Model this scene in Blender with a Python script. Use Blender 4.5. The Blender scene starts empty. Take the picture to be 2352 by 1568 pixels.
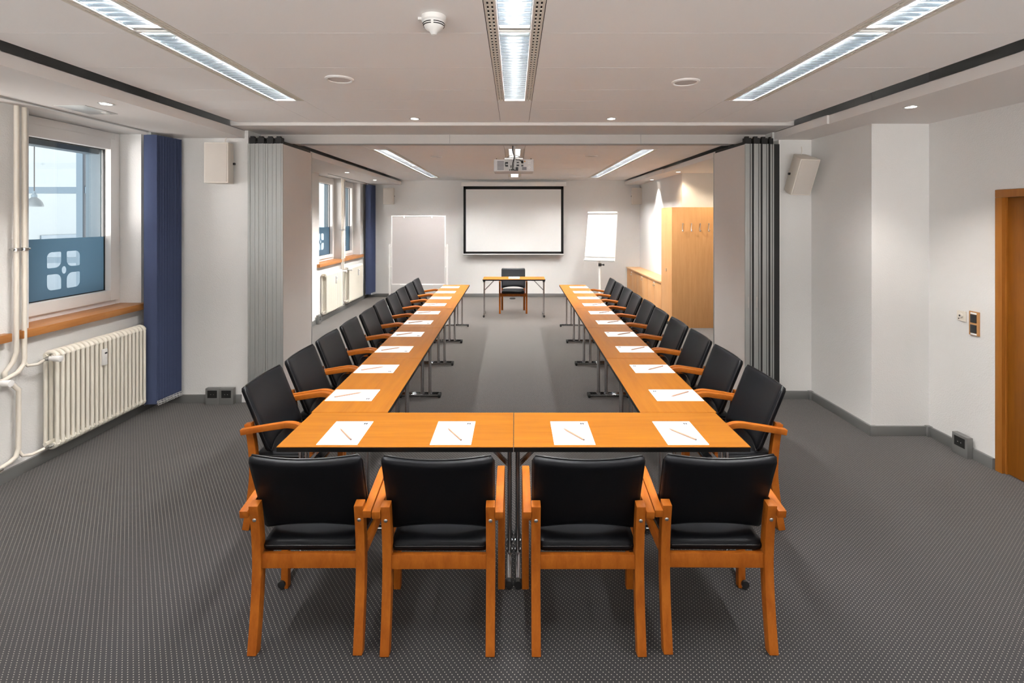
import bpy, bmesh, math, random
from mathutils import Vector, Matrix, Euler
random.seed(7)
S = bpy.context.scene
COL = S.collection
PI = math.pi

# ------------------------------------------------------------------ materials
def _nt(name):
    m = bpy.data.materials.new(name); m.use_nodes = True
    nt = m.node_tree; b = nt.nodes['Principled BSDF']
    return m, nt, b
def N(nt, t, **kw):
    n = nt.nodes.new(t)
    for k, v in kw.items(): setattr(n, k, v)
    return n
def L(nt, a, b): nt.links.new(a, b)
def bump_noise(nt, b, scale, strength, dist=.002, stretch=None, detail=2):
    tc = N(nt, 'ShaderNodeTexCoord'); src = tc.outputs['Object']
    if stretch:
        mp = N(nt, 'ShaderNodeMapping'); mp.inputs['Scale'].default_value = stretch
        L(nt, src, mp.inputs['Vector']); src = mp.outputs['Vector']
    no = N(nt, 'ShaderNodeTexNoise'); no.inputs['Scale'].default_value = scale; no.inputs['Detail'].default_value = detail
    L(nt, src, no.inputs['Vector'])
    bp = N(nt, 'ShaderNodeBump'); bp.inputs['Strength'].default_value = strength; bp.inputs['Distance'].default_value = dist
    L(nt, no.outputs['Fac'], bp.inputs['Height']); L(nt, bp.outputs['Normal'], b.inputs['Normal'])
    return no
def plain(name, col, rough=.5, metal=0, bump=None, coat=0, spec=.5):
    m, nt, b = _nt(name)
    b.inputs['Base Color'].default_value = (*col, 1); b.inputs['Roughness'].default_value = rough
    b.inputs['Metallic'].default_value = metal; b.inputs['Coat Weight'].default_value = coat
    b.inputs['Specular IOR Level'].default_value = spec
    if bump: bump_noise(nt, b, *bump)
    return m
def wood(name, c1, c2, stretch, rough=.4, scale=3., coat=0., fine=.25, spec=.3):
    m, nt, b = _nt(name)
    tc = N(nt, 'ShaderNodeTexCoord'); mp = N(nt, 'ShaderNodeMapping'); mp.inputs['Scale'].default_value = stretch
    L(nt, tc.outputs['Object'], mp.inputs['Vector'])
    oi = N(nt, 'ShaderNodeObjectInfo'); ad = N(nt, 'ShaderNodeVectorMath', operation='ADD')
    ml = N(nt, 'ShaderNodeVectorMath', operation='SCALE'); ml.inputs['Scale'].default_value = 37.
    cx = N(nt, 'ShaderNodeCombineXYZ')
    for i in range(3): L(nt, oi.outputs['Random'], cx.inputs[i])
    L(nt, cx.outputs[0], ml.inputs[0]); L(nt, mp.outputs[0], ad.inputs[0]); L(nt, ml.outputs[0], ad.inputs[1])
    n1 = N(nt, 'ShaderNodeTexNoise'); n1.inputs['Scale'].default_value = scale; n1.inputs['Detail'].default_value = 5; n1.inputs['Distortion'].default_value = .6
    n2 = N(nt, 'ShaderNodeTexNoise'); n2.inputs['Scale'].default_value = scale*6; n2.inputs['Detail'].default_value = 3
    L(nt, ad.outputs[0], n1.inputs['Vector']); L(nt, ad.outputs[0], n2.inputs['Vector'])
    mx = N(nt, 'ShaderNodeMix'); mx.inputs[0].default_value = fine
    L(nt, n1.outputs['Fac'], mx.inputs[2]); L(nt, n2.outputs['Fac'], mx.inputs[3])
    cr = N(nt, 'ShaderNodeValToRGB'); cr.color_ramp.elements[0].position = .32; cr.color_ramp.elements[1].position = .68
    cr.color_ramp.elements[0].color = (*c2, 1); cr.color_ramp.elements[1].color = (*c1, 1)
    L(nt, mx.outputs[0], cr.inputs[0]); L(nt, cr.outputs[0], b.inputs['Base Color'])
    b.inputs['Roughness'].default_value = rough; b.inputs['Coat Weight'].default_value = coat; b.inputs['Specular IOR Level'].default_value = spec
    return m
def emit(name, col, strength):
    m, nt, b = _nt(name); nt.nodes.remove(b)
    e = N(nt, 'ShaderNodeEmission'); e.inputs[0].default_value = (*col, 1); e.inputs[1].default_value = strength
    L(nt, e.outputs[0], nt.nodes['Material Output'].inputs[0]); return m
def glass_mat(name, tint=(1, 1, 1), refl=.06):
    m, nt, b = _nt(name); nt.nodes.remove(b)
    t = N(nt, 'ShaderNodeBsdfTransparent'); t.inputs[0].default_value = (*tint, 1)
    g = N(nt, 'ShaderNodeBsdfGlossy'); g.inputs['Roughness'].default_value = .02
    mx = N(nt, 'ShaderNodeMixShader'); mx.inputs[0].default_value = refl
    L(nt, t.outputs[0], mx.inputs[1]); L(nt, g.outputs[0], mx.inputs[2]); L(nt, mx.outputs[0], nt.nodes['Material Output'].inputs[0])
    return m
def frost_mat(name, col):
    m, nt, b = _nt(name); nt.nodes.remove(b)
    t = N(nt, 'ShaderNodeBsdfTranslucent'); t.inputs[0].default_value = (*col, 1)
    d = N(nt, 'ShaderNodeBsdfDiffuse'); d.inputs[0].default_value = (.18, .24, .30, 1)
    mx = N(nt, 'ShaderNodeMixShader'); mx.inputs[0].default_value = .35
    L(nt, t.outputs[0], mx.inputs[1]); L(nt, d.outputs[0], mx.inputs[2]); L(nt, mx.outputs[0], nt.nodes['Material Output'].inputs[0])
    return m
def carpet():
    m, nt, b = _nt('dotted_carpet')
    tc = N(nt, 'ShaderNodeTexCoord'); sp = N(nt, 'ShaderNodeSeparateXYZ'); L(nt, tc.outputs['Object'], sp.inputs[0])
    def M(op, a, c=None, v=None):
        n = N(nt, 'ShaderNodeMath', operation=op)
        if isinstance(a, (int, float)): n.inputs[0].default_value = a
        else: L(nt, a, n.inputs[0])
        if c is not None:
            if isinstance(c, (int, float)): n.inputs[1].default_value = c
            else: L(nt, c, n.inputs[1])
        return n.outputs[0]
    X, Y = sp.outputs[0], sp.outputs[1]
    px, py, sh = .0235, .0112, .36
    v = M('DIVIDE', Y, py)
    u = M('ADD', M('DIVIDE', X, px), M('MULTIPLY', v, sh))
    du = M('SUBTRACT', M('FRACT', u), .5); dv = M('SUBTRACT', M('FRACT', v), .5)
    dx = M('SUBTRACT', M('MULTIPLY', du, px), M('MULTIPLY', dv, px*sh)); dy = M('MULTIPLY', dv, py)
    d = M('SQRT', M('ADD', M('MULTIPLY', dx, dx), M('MULTIPLY', dy, dy)))
    mr = N(nt, 'ShaderNodeMapRange'); mr.inputs[1].default_value = .0014; mr.inputs[2].default_value = .0025
    mr.inputs[3].default_value = 1; mr.inputs[4].default_value = 0
    L(nt, d, mr.inputs[0])
    n1 = N(nt, 'ShaderNodeTexNoise'); n1.inputs['Scale'].default_value = 420; n1.inputs['Detail'].default_value = 2
    L(nt, tc.outputs['Object'], n1.inputs['Vector'])
    cr = N(nt, 'ShaderNodeValToRGB'); cr.color_ramp.elements[0].position = .3; cr.color_ramp.elements[1].position = .7
    cr.color_ramp.elements[0].color = (.008, .0078, .0095, 1); cr.color_ramp.elements[1].color = (.028, .027, .0285, 1)
    L(nt, n1.outputs['Fac'], cr.inputs[0])
    mx = N(nt, 'ShaderNodeMix', data_type='RGBA'); mx.inputs[7].default_value = (.37, .335, .29, 1)
    L(nt, mr.outputs[0], mx.inputs[0]); L(nt, cr.outputs[0], mx.inputs[6]); L(nt, mx.outputs[2], b.inputs['Base Color'])
    b.inputs['Roughness'].default_value = .95; b.inputs['Specular IOR Level'].default_value = .15
    b.inputs['Sheen Weight'].default_value = 1.0; b.inputs['Sheen Roughness'].default_value = .34; b.inputs['Sheen Tint'].default_value = (1, .96, .92, 1)
    bp = N(nt, 'ShaderNodeBump'); bp.inputs['Strength'].default_value = .35; bp.inputs['Distance'].default_value = .002
    L(nt, n1.outputs['Fac'], bp.inputs['Height']); L(nt, bp.outputs[0], b.inputs['Normal'])
    return m
def wallpaper():
    m, nt, b = _nt('woven_wallpaper')
    b.inputs['Base Color'].default_value = (.735, .725, .71, 1); b.inputs['Roughness'].default_value = .85; b.inputs['Specular IOR Level'].default_value = .2
    tc = N(nt, 'ShaderNodeTexCoord')
    vo = N(nt, 'ShaderNodeTexVoronoi'); vo.inputs['Scale'].default_value = 95
    mp = N(nt, 'ShaderNodeMapping'); mp.inputs['Rotation'].default_value = (.5, .5, .5)
    L(nt, tc.outputs['Object'], mp.inputs[0]); L(nt, mp.outputs[0], vo.inputs['Vector'])
    bp = N(nt, 'ShaderNodeBump'); bp.inputs['Strength'].default_value = .35; bp.inputs['Distance'].default_value = .003
    L(nt, vo.outputs['Distance'], bp.inputs['Height']); L(nt, bp.outputs[0], b.inputs['Normal'])
    return m

M_wall = wallpaper()
M_ceil = plain('ceiling_panel_paint', (.92, .905, .895), .8, spec=.2)
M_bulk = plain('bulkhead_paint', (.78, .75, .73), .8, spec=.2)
M_dark = plain('dark_plenum', (.03, .028, .026), .9)
M_carpet = carpet()
M_base = plain('grey_aluminium_trunking', (.20, .20, .195), .4, .3)
M_top = wood('cherry_laminate', (.315, .113, .009), (.25, .082, .006), (.6, 9, 9), .45, 2.2, 0, .25, .16)
M_beech = wood('stained_beech', (.385, .112, .012), (.27, .067, .007), (8, 3, 3), .45, 3.0, 0, .25, .16)
M_cab = wood('light_beech_veneer', (.55, .29, .125), (.47, .235, .09), (10, 10, .7), .5, 3.0)
M_cabtop = wood('light_beech_top', (.66, .38, .19), (.58, .32, .15), (10, .8, 10), .45, 3.0)
M_sill = wood('solid_beech_sill', (.50, .22, .07), (.38, .145, .038), (9, 1.2, 9), .4, 2.0, .1)
M_door = wood('door_veneer', (.23, .078, .007), (.185, .058, .005), (12, 12, .8), .4, 2.5)
M_casing = wood('door_casing_veneer', (.36, .135, .022), (.28, .095, .013), (12, 12, .8), .4, 2.5)
M_edge = plain('black_edge_band', (.0055, .0055, .0055), .5, spec=.15)
M_leather = plain('black_leather', (.004, .0043, .0055), .42, 0, (260, .10, .001), spec=.13)
M_piping = plain('black_piping', (.008, .008, .009), .35)
M_chrome = plain('chrome', (.55, .55, .56), .13, 1)
M_steel = plain('brushed_steel', (.55, .54, .52), .3, 1)
M_black = plain('black_plastic', (.012, .012, .012), .45)
M_paper = plain('white_paper', (.93, .93, .93), .8, spec=.1)
M_ink = plain('grey_print', (.015, .015, .02), .7)
M_pencil = plain('natural_pencil_wood', (.42, .245, .165), .5)
M_lead = plain('pencil_lead', (.16, .11, .10), .5)
M_white = plain('white_lacquer', (.82, .81, .79), .45)
M_offw = plain('cream_plastic', (.74, .69, .61), .5)
M_frame = plain('white_window_frame', (.80, .78, .76), .4)
M_rad = plain('cream_radiator_enamel', (.80, .755, .66), .32)
M_pipe = plain('cream_pipe_paint', (.78, .72, .63), .38)
M_blind = plain('blue_blind_fabric', (.062, .078, .145), .9, 0, (500, .3, .001), spec=.1)
M_bead = plain('white_bead_chain', (.55, .55, .55), .5)
M_alu = plain('partition_aluminium', (.43, .44, .43), .42, .45)
M_panel = plain('partition_board', (.62, .575, .545), .65)
M_seal = plain('black_rubber_seal', (.01, .01, .01), .7)
M_grey = plain('speaker_cloth', (.60, .55, .50), .9)
M_speak = plain('speaker_housing', (.70, .65, .58), .55)
M_grille = plain('grey_mesh_grille', (.64, .60, .58), .7)
M_screen = plain('matt_projection_fabric', (.78, .785, .775), .9, spec=.1)
M_pin = plain('grey_pinboard_felt', (.50, .47, .465), .95, spec=.1)
M_proj = plain('projector_housing', (.58, .56, .56), .5)
M_projd = plain('projector_vent', (.20, .19, .20), .6)
M_blade = plain('louver_aluminium', (.46, .50, .53), .20, 1)
M_refl = plain('reflector_white', (.86, .90, .93), .35, .2)
M_tube = emit('fluorescent_glow', (1.0, .98, .95), 225)
M_tube_far = emit('fluorescent_glow_far', (1.0, .98, .95), 460)
M_spotface = emit('downlight_glow', (1, .96, .88), 9)
M_glass = glass_mat('window_glass')
M_hatch = plain('pale_hatch_plastic', (.52, .53, .52), .25)
M_frost = frost_mat('frosted_film', (.30, .42, .50))
M_outer = plain('blue_grey_shade_tone', (.085, .125, .155), .8)  # outdoor light and shade on the window reveals put into the colour
M_steelb = plain('pale_blue_steel', (.075, .115, .15), .6)
M_outwall = plain('pale_render', (.155, .19, .21), .9)
M_darksteel = plain('dark_facade_gasket', (.02, .03, .04), .6)
M_switch = plain('anthracite_rocker', (.02, .02, .02), .4)

# ------------------------------------------------------------------ mesh builder
class MB:
    def __init__(s): s.v = []; s.f = []
    def add(s, v, f):
        o = len(s.v); s.v += [tuple(p) for p in v]; s.f += [tuple(i+o for i in q) for q in f]; return s
    def box(s, x0, y0, z0, x1, y1, z1):
        x0, x1 = min(x0, x1), max(x0, x1); y0, y1 = min(y0, y1), max(y0, y1); z0, z1 = min(z0, z1), max(z0, z1)
        return s.add([(x0,y0,z0),(x1,y0,z0),(x1,y1,z0),(x0,y1,z0),(x0,y0,z1),(x1,y0,z1),(x1,y1,z1),(x0,y1,z1)],
                     [(0,3,2,1),(4,5,6,7),(0,1,5,4),(1,2,6,5),(2,3,7,6),(3,0,4,7)])
    def obox(s, mat, sx, sy, sz):
        t = MB().box(-sx/2, -sy/2, -sz/2, sx/2, sy/2, sz/2)
        return s.add([mat @ Vector(p) for p in t.v], t.f)
    def bar(s, a, b, w, h, up=(0, 0, 1)):
        a, b = Vector(a), Vector(b); d = (b-a); ln = d.length; d.normalize()
        u = Vector(up); r = d.cross(u)
        if r.length < 1e-4: r = d.cross(Vector((1, 0, 0)))
        r.normalize(); u = r.cross(d)
        m = Matrix((r, d, u)).transposed().to_4x4(); m.translation = (a+b)/2
        return s.obox(m, w, ln, h)
    def tube(s, pts, r, n=10, cap=True):
        pts = [Vector(p) for p in pts]; rs = r if isinstance(r, (list, tuple)) else [r]*len(pts)
        v, f = [], []; prev = None
        for i, p in enumerate(pts):
            if i == 0: t = pts[1]-p
            elif i == len(pts)-1: t = p-pts[i-1]
            else: t = (pts[i+1]-p).normalized()+(p-pts[i-1]).normalized()
            t.normalize()
            if prev is None:
                a = Vector((0, 0, 1)) if abs(t.z) < .9 else Vector((1, 0, 0))
                e1 = t.cross(a).normalized()
            else:
                e1 = (prev - t*prev.dot(t)).normalized()
            prev = e1; e2 = t.cross(e1)
            for k in range(n):
                a = 2*PI*k/n
                v.append(p + (e1*math.cos(a)+e2*math.sin(a))*rs[i])
        for i in range(len(pts)-1):
            for k in range(n):
                k2 = (k+1) % n
                f.append((i*n+k, i*n+k2, (i+1)*n+k2, (i+1)*n+k))
        if cap:
            f.append(tuple(range(n))[::-1]); f.append(tuple((len(pts)-1)*n+k for k in range(n)))
        return s.add(v, f)
    def lathe(s, prof, c=(0, 0, 0), n=24, mat=None):
        v, f = [], []
        for (r, z) in prof:
            for k in range(n):
                a = 2*PI*k/n; p = Vector((r*math.cos(a), r*math.sin(a), z))
                if mat: p = mat @ p
                v.append(p + Vector(c))
        for i in range(len(prof)-1):
            for k in range(n):
                k2 = (k+1) % n; f.append((i*n+k, i*n+k2, (i+1)*n+k2, (i+1)*n+k))
        f.append(tuple(range(n))[::-1]); f.append(tuple((len(prof)-1)*n+k for k in range(n)))
        return s.add(v, f)
    def strip_x(s, pts, th, x0, x1):
        """bent bar: centreline pts in (y,z), thickness th, from x0 to x1"""
        n = len(pts); ths = th if isinstance(th, (list, tuple)) else [th]*n
        P = [Vector((0, p[0], p[1])) for p in pts]; v, f = [], []
        for i in range(n):
            t = (P[min(i+1, n-1)]-P[max(i-1, 0)]).normalized(); nn = Vector((0, -t.z, t.y))
            a = P[i]+nn*ths[i]/2; b = P[i]-nn*ths[i]/2
            v += [(x0, a.y, a.z), (x1, a.y, a.z), (x1, b.y, b.z), (x0, b.y, b.z)]
        for i in range(n-1):
            for k in range(4):
                k2 = (k+1) % 4; f.append((i*4+k, i*4+k2, (i+1)*4+k2, (i+1)*4+k))
        f.append((3, 2, 1, 0)); m = (n-1)*4; f.append((m, m+1, m+2, m+3))
        return s.add(v, f)
    def prism(s, poly, h0, h1, axis='z'):
        n = len(poly)
        def P(a, b, h): return (a, b, h) if axis == 'z' else ((h, a, b) if axis == 'x' else (a, h, b))
        v = [P(a, b, h0) for a, b in poly]+[P(a, b, h1) for a, b in poly]
        f = [tuple(range(n))[::-1], tuple(range(n, 2*n))]+[(i, (i+1) % n, n+(i+1) % n, n+i) for i in range(n)]
        return s.add(v, f)
    def xf(s, mat):
        s.v = [tuple(mat @ Vector(p)) for p in s.v]; return s
    def mesh(s, name, mat, bevel=0, seg=2, angle=38):
        me = bpy.data.meshes.new(name); me.from_pydata(s.v, [], s.f)
        bm = bmesh.new(); bm.from_mesh(me)
        bmesh.ops.recalc_face_normals(bm, faces=bm.faces)
        if bevel:
            ed = [e for e in bm.edges if len(e.link_faces) == 2 and e.calc_face_angle(0) > .6]
            bmesh.ops.bevel(bm, geom=ed, offset=bevel, segments=seg, affect='EDGES', profile=.6, clamp_overlap=True)
        for fc in bm.faces: fc.smooth = True
        for e in bm.edges:
            if len(e.link_faces) != 2 or e.calc_face_angle(0) > math.radians(angle): e.smooth = False
        bm.to_mesh(me); bm.free(); me.materials.append(mat); return me
    def build(s, name, mat, parent=None, bevel=0, seg=2, angle=38):
        o = bpy.data.objects.new(name, s.mesh(name, mat, bevel, seg, angle)); COL.objects.link(o)
        if parent: o.parent = parent
        return o
def tag(o, label=None, cat=None, group=None, kind=None):
    if label: o['label'] = label
    if cat: o['category'] = cat
    if group: o['group'] = group
    if kind: o['kind'] = kind
    return o
def thing(name, label, cat, loc=(0, 0, 0), rz=0, group=None):
    o = bpy.data.objects.new(name, None); COL.objects.link(o); o.empty_display_size = .1
    o.location = loc; o.rotation_euler = (0, 0, rz); return tag(o, label, cat, group)
def struct(name, mb, mat, label, cat, parent=None, bevel=0):
    return tag(mb.build(name, mat, parent, bevel), label, cat, None, 'structure')
def copy_tree(o, parent=None):
    c = o.copy(); COL.objects.link(c)
    if parent: c.parent = parent
    for ch in list(o.children): copy_tree(ch, c)
    return c
def curve_mesh(name, loops, mat, th, plane='xy'):
    cu = bpy.data.curves.new(name, 'CURVE'); cu.dimensions = '2D'; cu.fill_mode = 'BOTH'; cu.extrude = th/2
    for lp in loops:
        sp = cu.splines.new('POLY'); sp.points.add(len(lp)-1)
        for p, q in zip(sp.points, lp): p.co = (q[0], q[1], 0, 1)
        sp.use_cyclic_u = True
    tmp = bpy.data.objects.new(name, cu); COL.objects.link(tmp)
    dg = bpy.context.evaluated_depsgraph_get()
    me = bpy.data.meshes.new_from_object(tmp.evaluated_get(dg)); bpy.data.objects.remove(tmp); bpy.data.curves.remove(cu)
    if plane == 'yz': me.transform(Matrix(((0, 0, 1, 0), (1, 0, 0, 0), (0, 1, 0, 0), (0, 0, 0, 1))))
    me.materials.clear(); me.materials.append(mat); me.name = name
    return me
def obj_mesh(name, me, parent=None):
    o = bpy.data.objects.new(name, me); COL.objects.link(o)
    if parent: o.parent = parent
    return o
def rrect(x0, y0, x1, y1, r, n=6):
    """rounded rectangle; r = 4 radii (x0y0, x1y0, x1y1, x0y1)"""
    out = []
    for (cx, cy, a0, rr) in ((x0, y0, PI, r[0]), (x1, y0, 1.5*PI, r[1]), (x1, y1, 0, r[2]), (x0, y1, .5*PI, r[3])):
        if rr <= 0: out.append((cx, cy)); continue
        ox = cx+rr if cx == x0 else cx-rr; oy = cy+rr if cy == y0 else cy-rr
        for k in range(n+1):
            a = a0+.5*PI*k/n; out.append((ox+rr*math.cos(a), oy+rr*math.sin(a)))
    return out
ORD = ['first', 'second', 'third', 'fourth', 'fifth', 'sixth', 'seventh', 'eighth', 'ninth', 'tenth']

# ------------------------------------------------------------------ camera
cam = bpy.data.cameras.new('camera'); co = bpy.data.objects.new('camera', cam); COL.objects.link(co)
co.location = (0, 0, 1.88); co.rotation_euler = (PI/2, 0, 0)
cam.sensor_width = 36; cam.lens = 36*1168/2352; cam.shift_x = -6/2352; cam.shift_y = -281/2352
cam.clip_start = .05
S.camera = co

# ------------------------------------------------------------------ room shell
ZC = 2.82        # ceiling
ZB = 2.71        # bulkhead underside
ZT = 2.785       # bulkhead lip
YB = 12.3        # back wall
YF = -2.5        # wall behind the camera
XL, XLo = -3.65, -4.06
XLof = -3.86
XLf = -3.56      # far room left wall
struct('floor', MB().box(-4.1, YF, -.1, 4.15, YB+.15, 0), M_carpet, 'dark grey carpet with small pale dots across both rooms', 'floor')
w = MB()
w.box(XLo, YF, 0, XL, 5.22, 1.005)
for a, b in ((YF, 2.30), (3.53, 3.82), (4.97, 5.22)): w.box(XLo, a, 1.005, XL, b, ZB)
w.box(XLo, YF, ZB, XL, 5.22, 3.2)
w.box(XLo, 5.22, 0, -2.735, 5.50, 3.2)                                   # pier beside the left partition stack
w.box(XLof, 5.50, 0, XLf, YB, 1.005)
for a, b in ((5.50, 9.26), (10.48, 10.70), (11.73, YB)): w.box(XLof, a, 1.005, XLf, b, ZB)
w.box(XLof, 5.50, ZB, XLf, YB, 3.2)
struct('wall_left', w, M_wall, 'white textured window wall running along the blue blinds and radiators', 'wall')
w = MB()
w.box(3.61, YF, 0, 3.76, 2.86, 3.2); w.box(3.61, 3.81, 0, 3.76, 4.43, 3.2); w.box(3.61, 2.86, 2.10, 3.76, 3.81, 3.2); w.box(3.72, 2.86, 0, 3.76, 3.81, 2.10)
w.box(3.11, 4.43, 0, 3.76, 5.33, 3.2); w.box(2.70, 5.33, 0, 4.15, 5.50, 3.2)
w.box(4.0, 5.50, 0, 4.15, 9.2, 3.2); w.box(3.03, 9.2, 0, 4.15, YB, 3.2)
struct('wall_right', w, M_wall, 'white textured wall with a stepped corner beside the wooden door', 'wall')
struct('wall_back', MB().box(-4.06, YB, 0, 4.15, YB+.15, 3.2), M_wall, 'white end wall behind the projection screen', 'wall')
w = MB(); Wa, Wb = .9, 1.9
w.box(-4.06, YF-.15, 0, 3.76, YF, Wa); w.box(-4.06, YF-.15, Wb, 3.76, YF, 3.2); w.box(-4.06, YF-.15, Wa, -3.4, YF, Wb); w.box(3.3, YF-.15, Wa, 3.76, YF, Wb)  # openings added so fill daylight enters from behind the camera
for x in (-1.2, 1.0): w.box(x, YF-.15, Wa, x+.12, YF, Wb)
struct('wall_front', w, M_wall, 'white wall behind the camera with openings added for fill light', 'wall')

# ceiling: suspended panels with fine joints, openings for the light channels
c = MB(); g = .0016; X0c, X1c = -2.70, 2.655
def strips(x0, x1, ys):
    for a, b in zip(ys[:-1], ys[1:]):
        if b-a > .02: c.box(x0+g, a+g, ZC, x1-g, b-g, ZC+.003)
LW = .137
LX = (-1.81, 0.0, 1.80)
near = [YF, -1.9, -1.3, -.7, -.1, .45, 1.04, 1.5, 2.05, 2.57, 3.16, 3.70, 4.05, 4.37, 4.95]
far = [5.62, 6.2, 6.8, 7.4, 8.0, 8.7, 9.4, 10.1, 10.8, 11.4, 12.0, YB]
xs = [X0c, LX[0]-LW, LX[0]+LW, LX[1]-LW, LX[1]+LW, LX[2]-LW, LX[2]+LW, X1c]
for i in range(7):
    if i % 2 == 0: strips(xs[i], xs[i+1], near); strips(xs[i], xs[i+1], far)
    else:
        strips(xs[i], xs[i+1], [y for y in near if y <= 1.04]); strips(xs[i], xs[i+1], [4.05, 4.95])
        if i == 3:
            strips(xs[i], xs[i+1], [5.62, 6.80]); strips(xs[i], xs[i+1], [8.42, 9.1, 9.9]); strips(xs[i], xs[i+1], [11.42, YB])
        else:
            strips(xs[i], xs[i+1], [5.62, 6.2, 6.85]); strips(xs[i], xs[i+1], [11.52, YB])
struct('ceiling', c, M_ceil, 'pale suspended ceiling of wide panels with thin joints', 'ceiling')
struct('trim_1', MB().box(XLo, YF, 3.2, 4.15, YB+.15, 3.3), M_dark, 'dark slab above the suspended ceiling, seen in the shadow gap', 'ceiling')
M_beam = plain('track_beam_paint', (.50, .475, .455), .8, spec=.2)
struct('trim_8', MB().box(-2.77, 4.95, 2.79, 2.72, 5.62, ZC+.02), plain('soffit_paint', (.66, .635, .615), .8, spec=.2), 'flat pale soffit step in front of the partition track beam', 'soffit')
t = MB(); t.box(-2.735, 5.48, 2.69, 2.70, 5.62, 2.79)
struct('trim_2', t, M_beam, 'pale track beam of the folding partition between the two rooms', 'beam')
j = MB()
for x in (-.70, 1.36): j.box(x-.0015, 5.477, 2.695, x+.0015, 5.4805, 2.79)
j.box(-2.3, 5.476, 2.685, 2.3, 5.50, 2.692)
struct('trim_3', j, M_base, 'thin metal rail under the partition track beam', 'rail')
b = MB(); b.box(XL, YF, ZB, -2.77, 5.22, ZT)
b.box(XLf, 5.62, ZB, -2.74, YB, ZT)
struct('trim_4', b, M_bulk, 'lowered white bulkhead along the window wall with a dark shadow gap', 'bulkhead')
b = MB(); b.box(2.74, YF, ZB, 3.61, 4.43, ZT); b.box(2.72, 4.43, ZB, 3.11, 5.33, ZT)
b.box(2.69, 5.62, ZB, 4.0, 9.2, ZT); b.box(2.66, 9.2, ZB, 3.03, YB, ZT)
struct('trim_5', b, M_bulk, 'lowered white bulkhead along the wall with the wooden door', 'bulkhead')
t = MB(); t.box(-3.475, YF, ZB-.012, -3.455, 4.80, ZB); t.box(-3.42, 9.3, ZB-.012, -3.40, 11.9, ZB)
struct('trim_6', t, M_alu, 'thin blind rail under the bulkhead by the windows', 'rail')

# baseboards (grey trunking)
H, T = .083, .022
b = MB(); b.box(XL, YF, 0, XL+T, 5.22, H); b.box(XL+T, 5.22-T, 0, -2.80, 5.22, H)
b.box(XLf, 5.50, 0, XLf+T, YB-T, H)
struct('baseboard_left', b, M_base, 'grey metal trunking skirting below the radiators', 'skirting', bevel=.003)
b = MB(); b.box(3.61-T, YF, 0, 3.61, 2.85, H); b.box(3.61-T, 3.82, 0, 3.61, 4.43-T, H); b.box(3.11-T, 4.43-T, 0, 3.61, 4.43, H)
b.box(3.11-T, 4.43, 0, 3.11, 5.33-T, H); b.box(2.76, 5.33-T, 0, 3.11, 5.33, H)
b.box(3.11-T-.006, 4.43-T-.006, 0, 3.11+.03, 4.43, H+.004); b.box(3.61-T-.02, 4.43-T-.02, 0, 3.61, 4.43, H+.004); b.box(3.11-T-.02, 5.33-T-.02, 0, 3.11, 5.33, H+.004)
struct('baseboard_right', b, M_base, 'grey metal trunking skirting below the light switches', 'skirting', bevel=.003)
struct('baseboard_back', MB().box(XLf, YB-T, 0, 2.70, YB, H), M_base, 'grey metal trunking skirting under the projection screen', 'skirting', bevel=.003)

# door
d = tag(bpy.data.objects.new('door_1', None), 'brown wooden door in a lighter casing', 'door', None, 'structure'); COL.objects.link(d); d.location = (3.61, 3.335, 0)
m = MB(); m.box(-.012, .42, 0, .10, .475, 2.04); m.box(-.012, -.475, 0, .10, -.42, 2.04); m.box(-.012, -.475, 2.0405, .10, .475, 2.098); m.build('door_casing', M_casing, d, .003)
m = MB(); m.box(.022, -.419, .006, .062, .410, 2.039); lf = m.build('door_leaf', M_door, d, .002)
m = MB(); m.box(.012, .411, 0, .06, .4195, 2.039); m.build('door_stop', M_casing, d)
m = MB(); m.tube([(.022, -.33, 1.05), (-.02, -.33, 1.05), (-.025, -.31, 1.05), (-.025, -.21, 1.05)], .009); m.build('door_handle', M_steel, lf)

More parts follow.
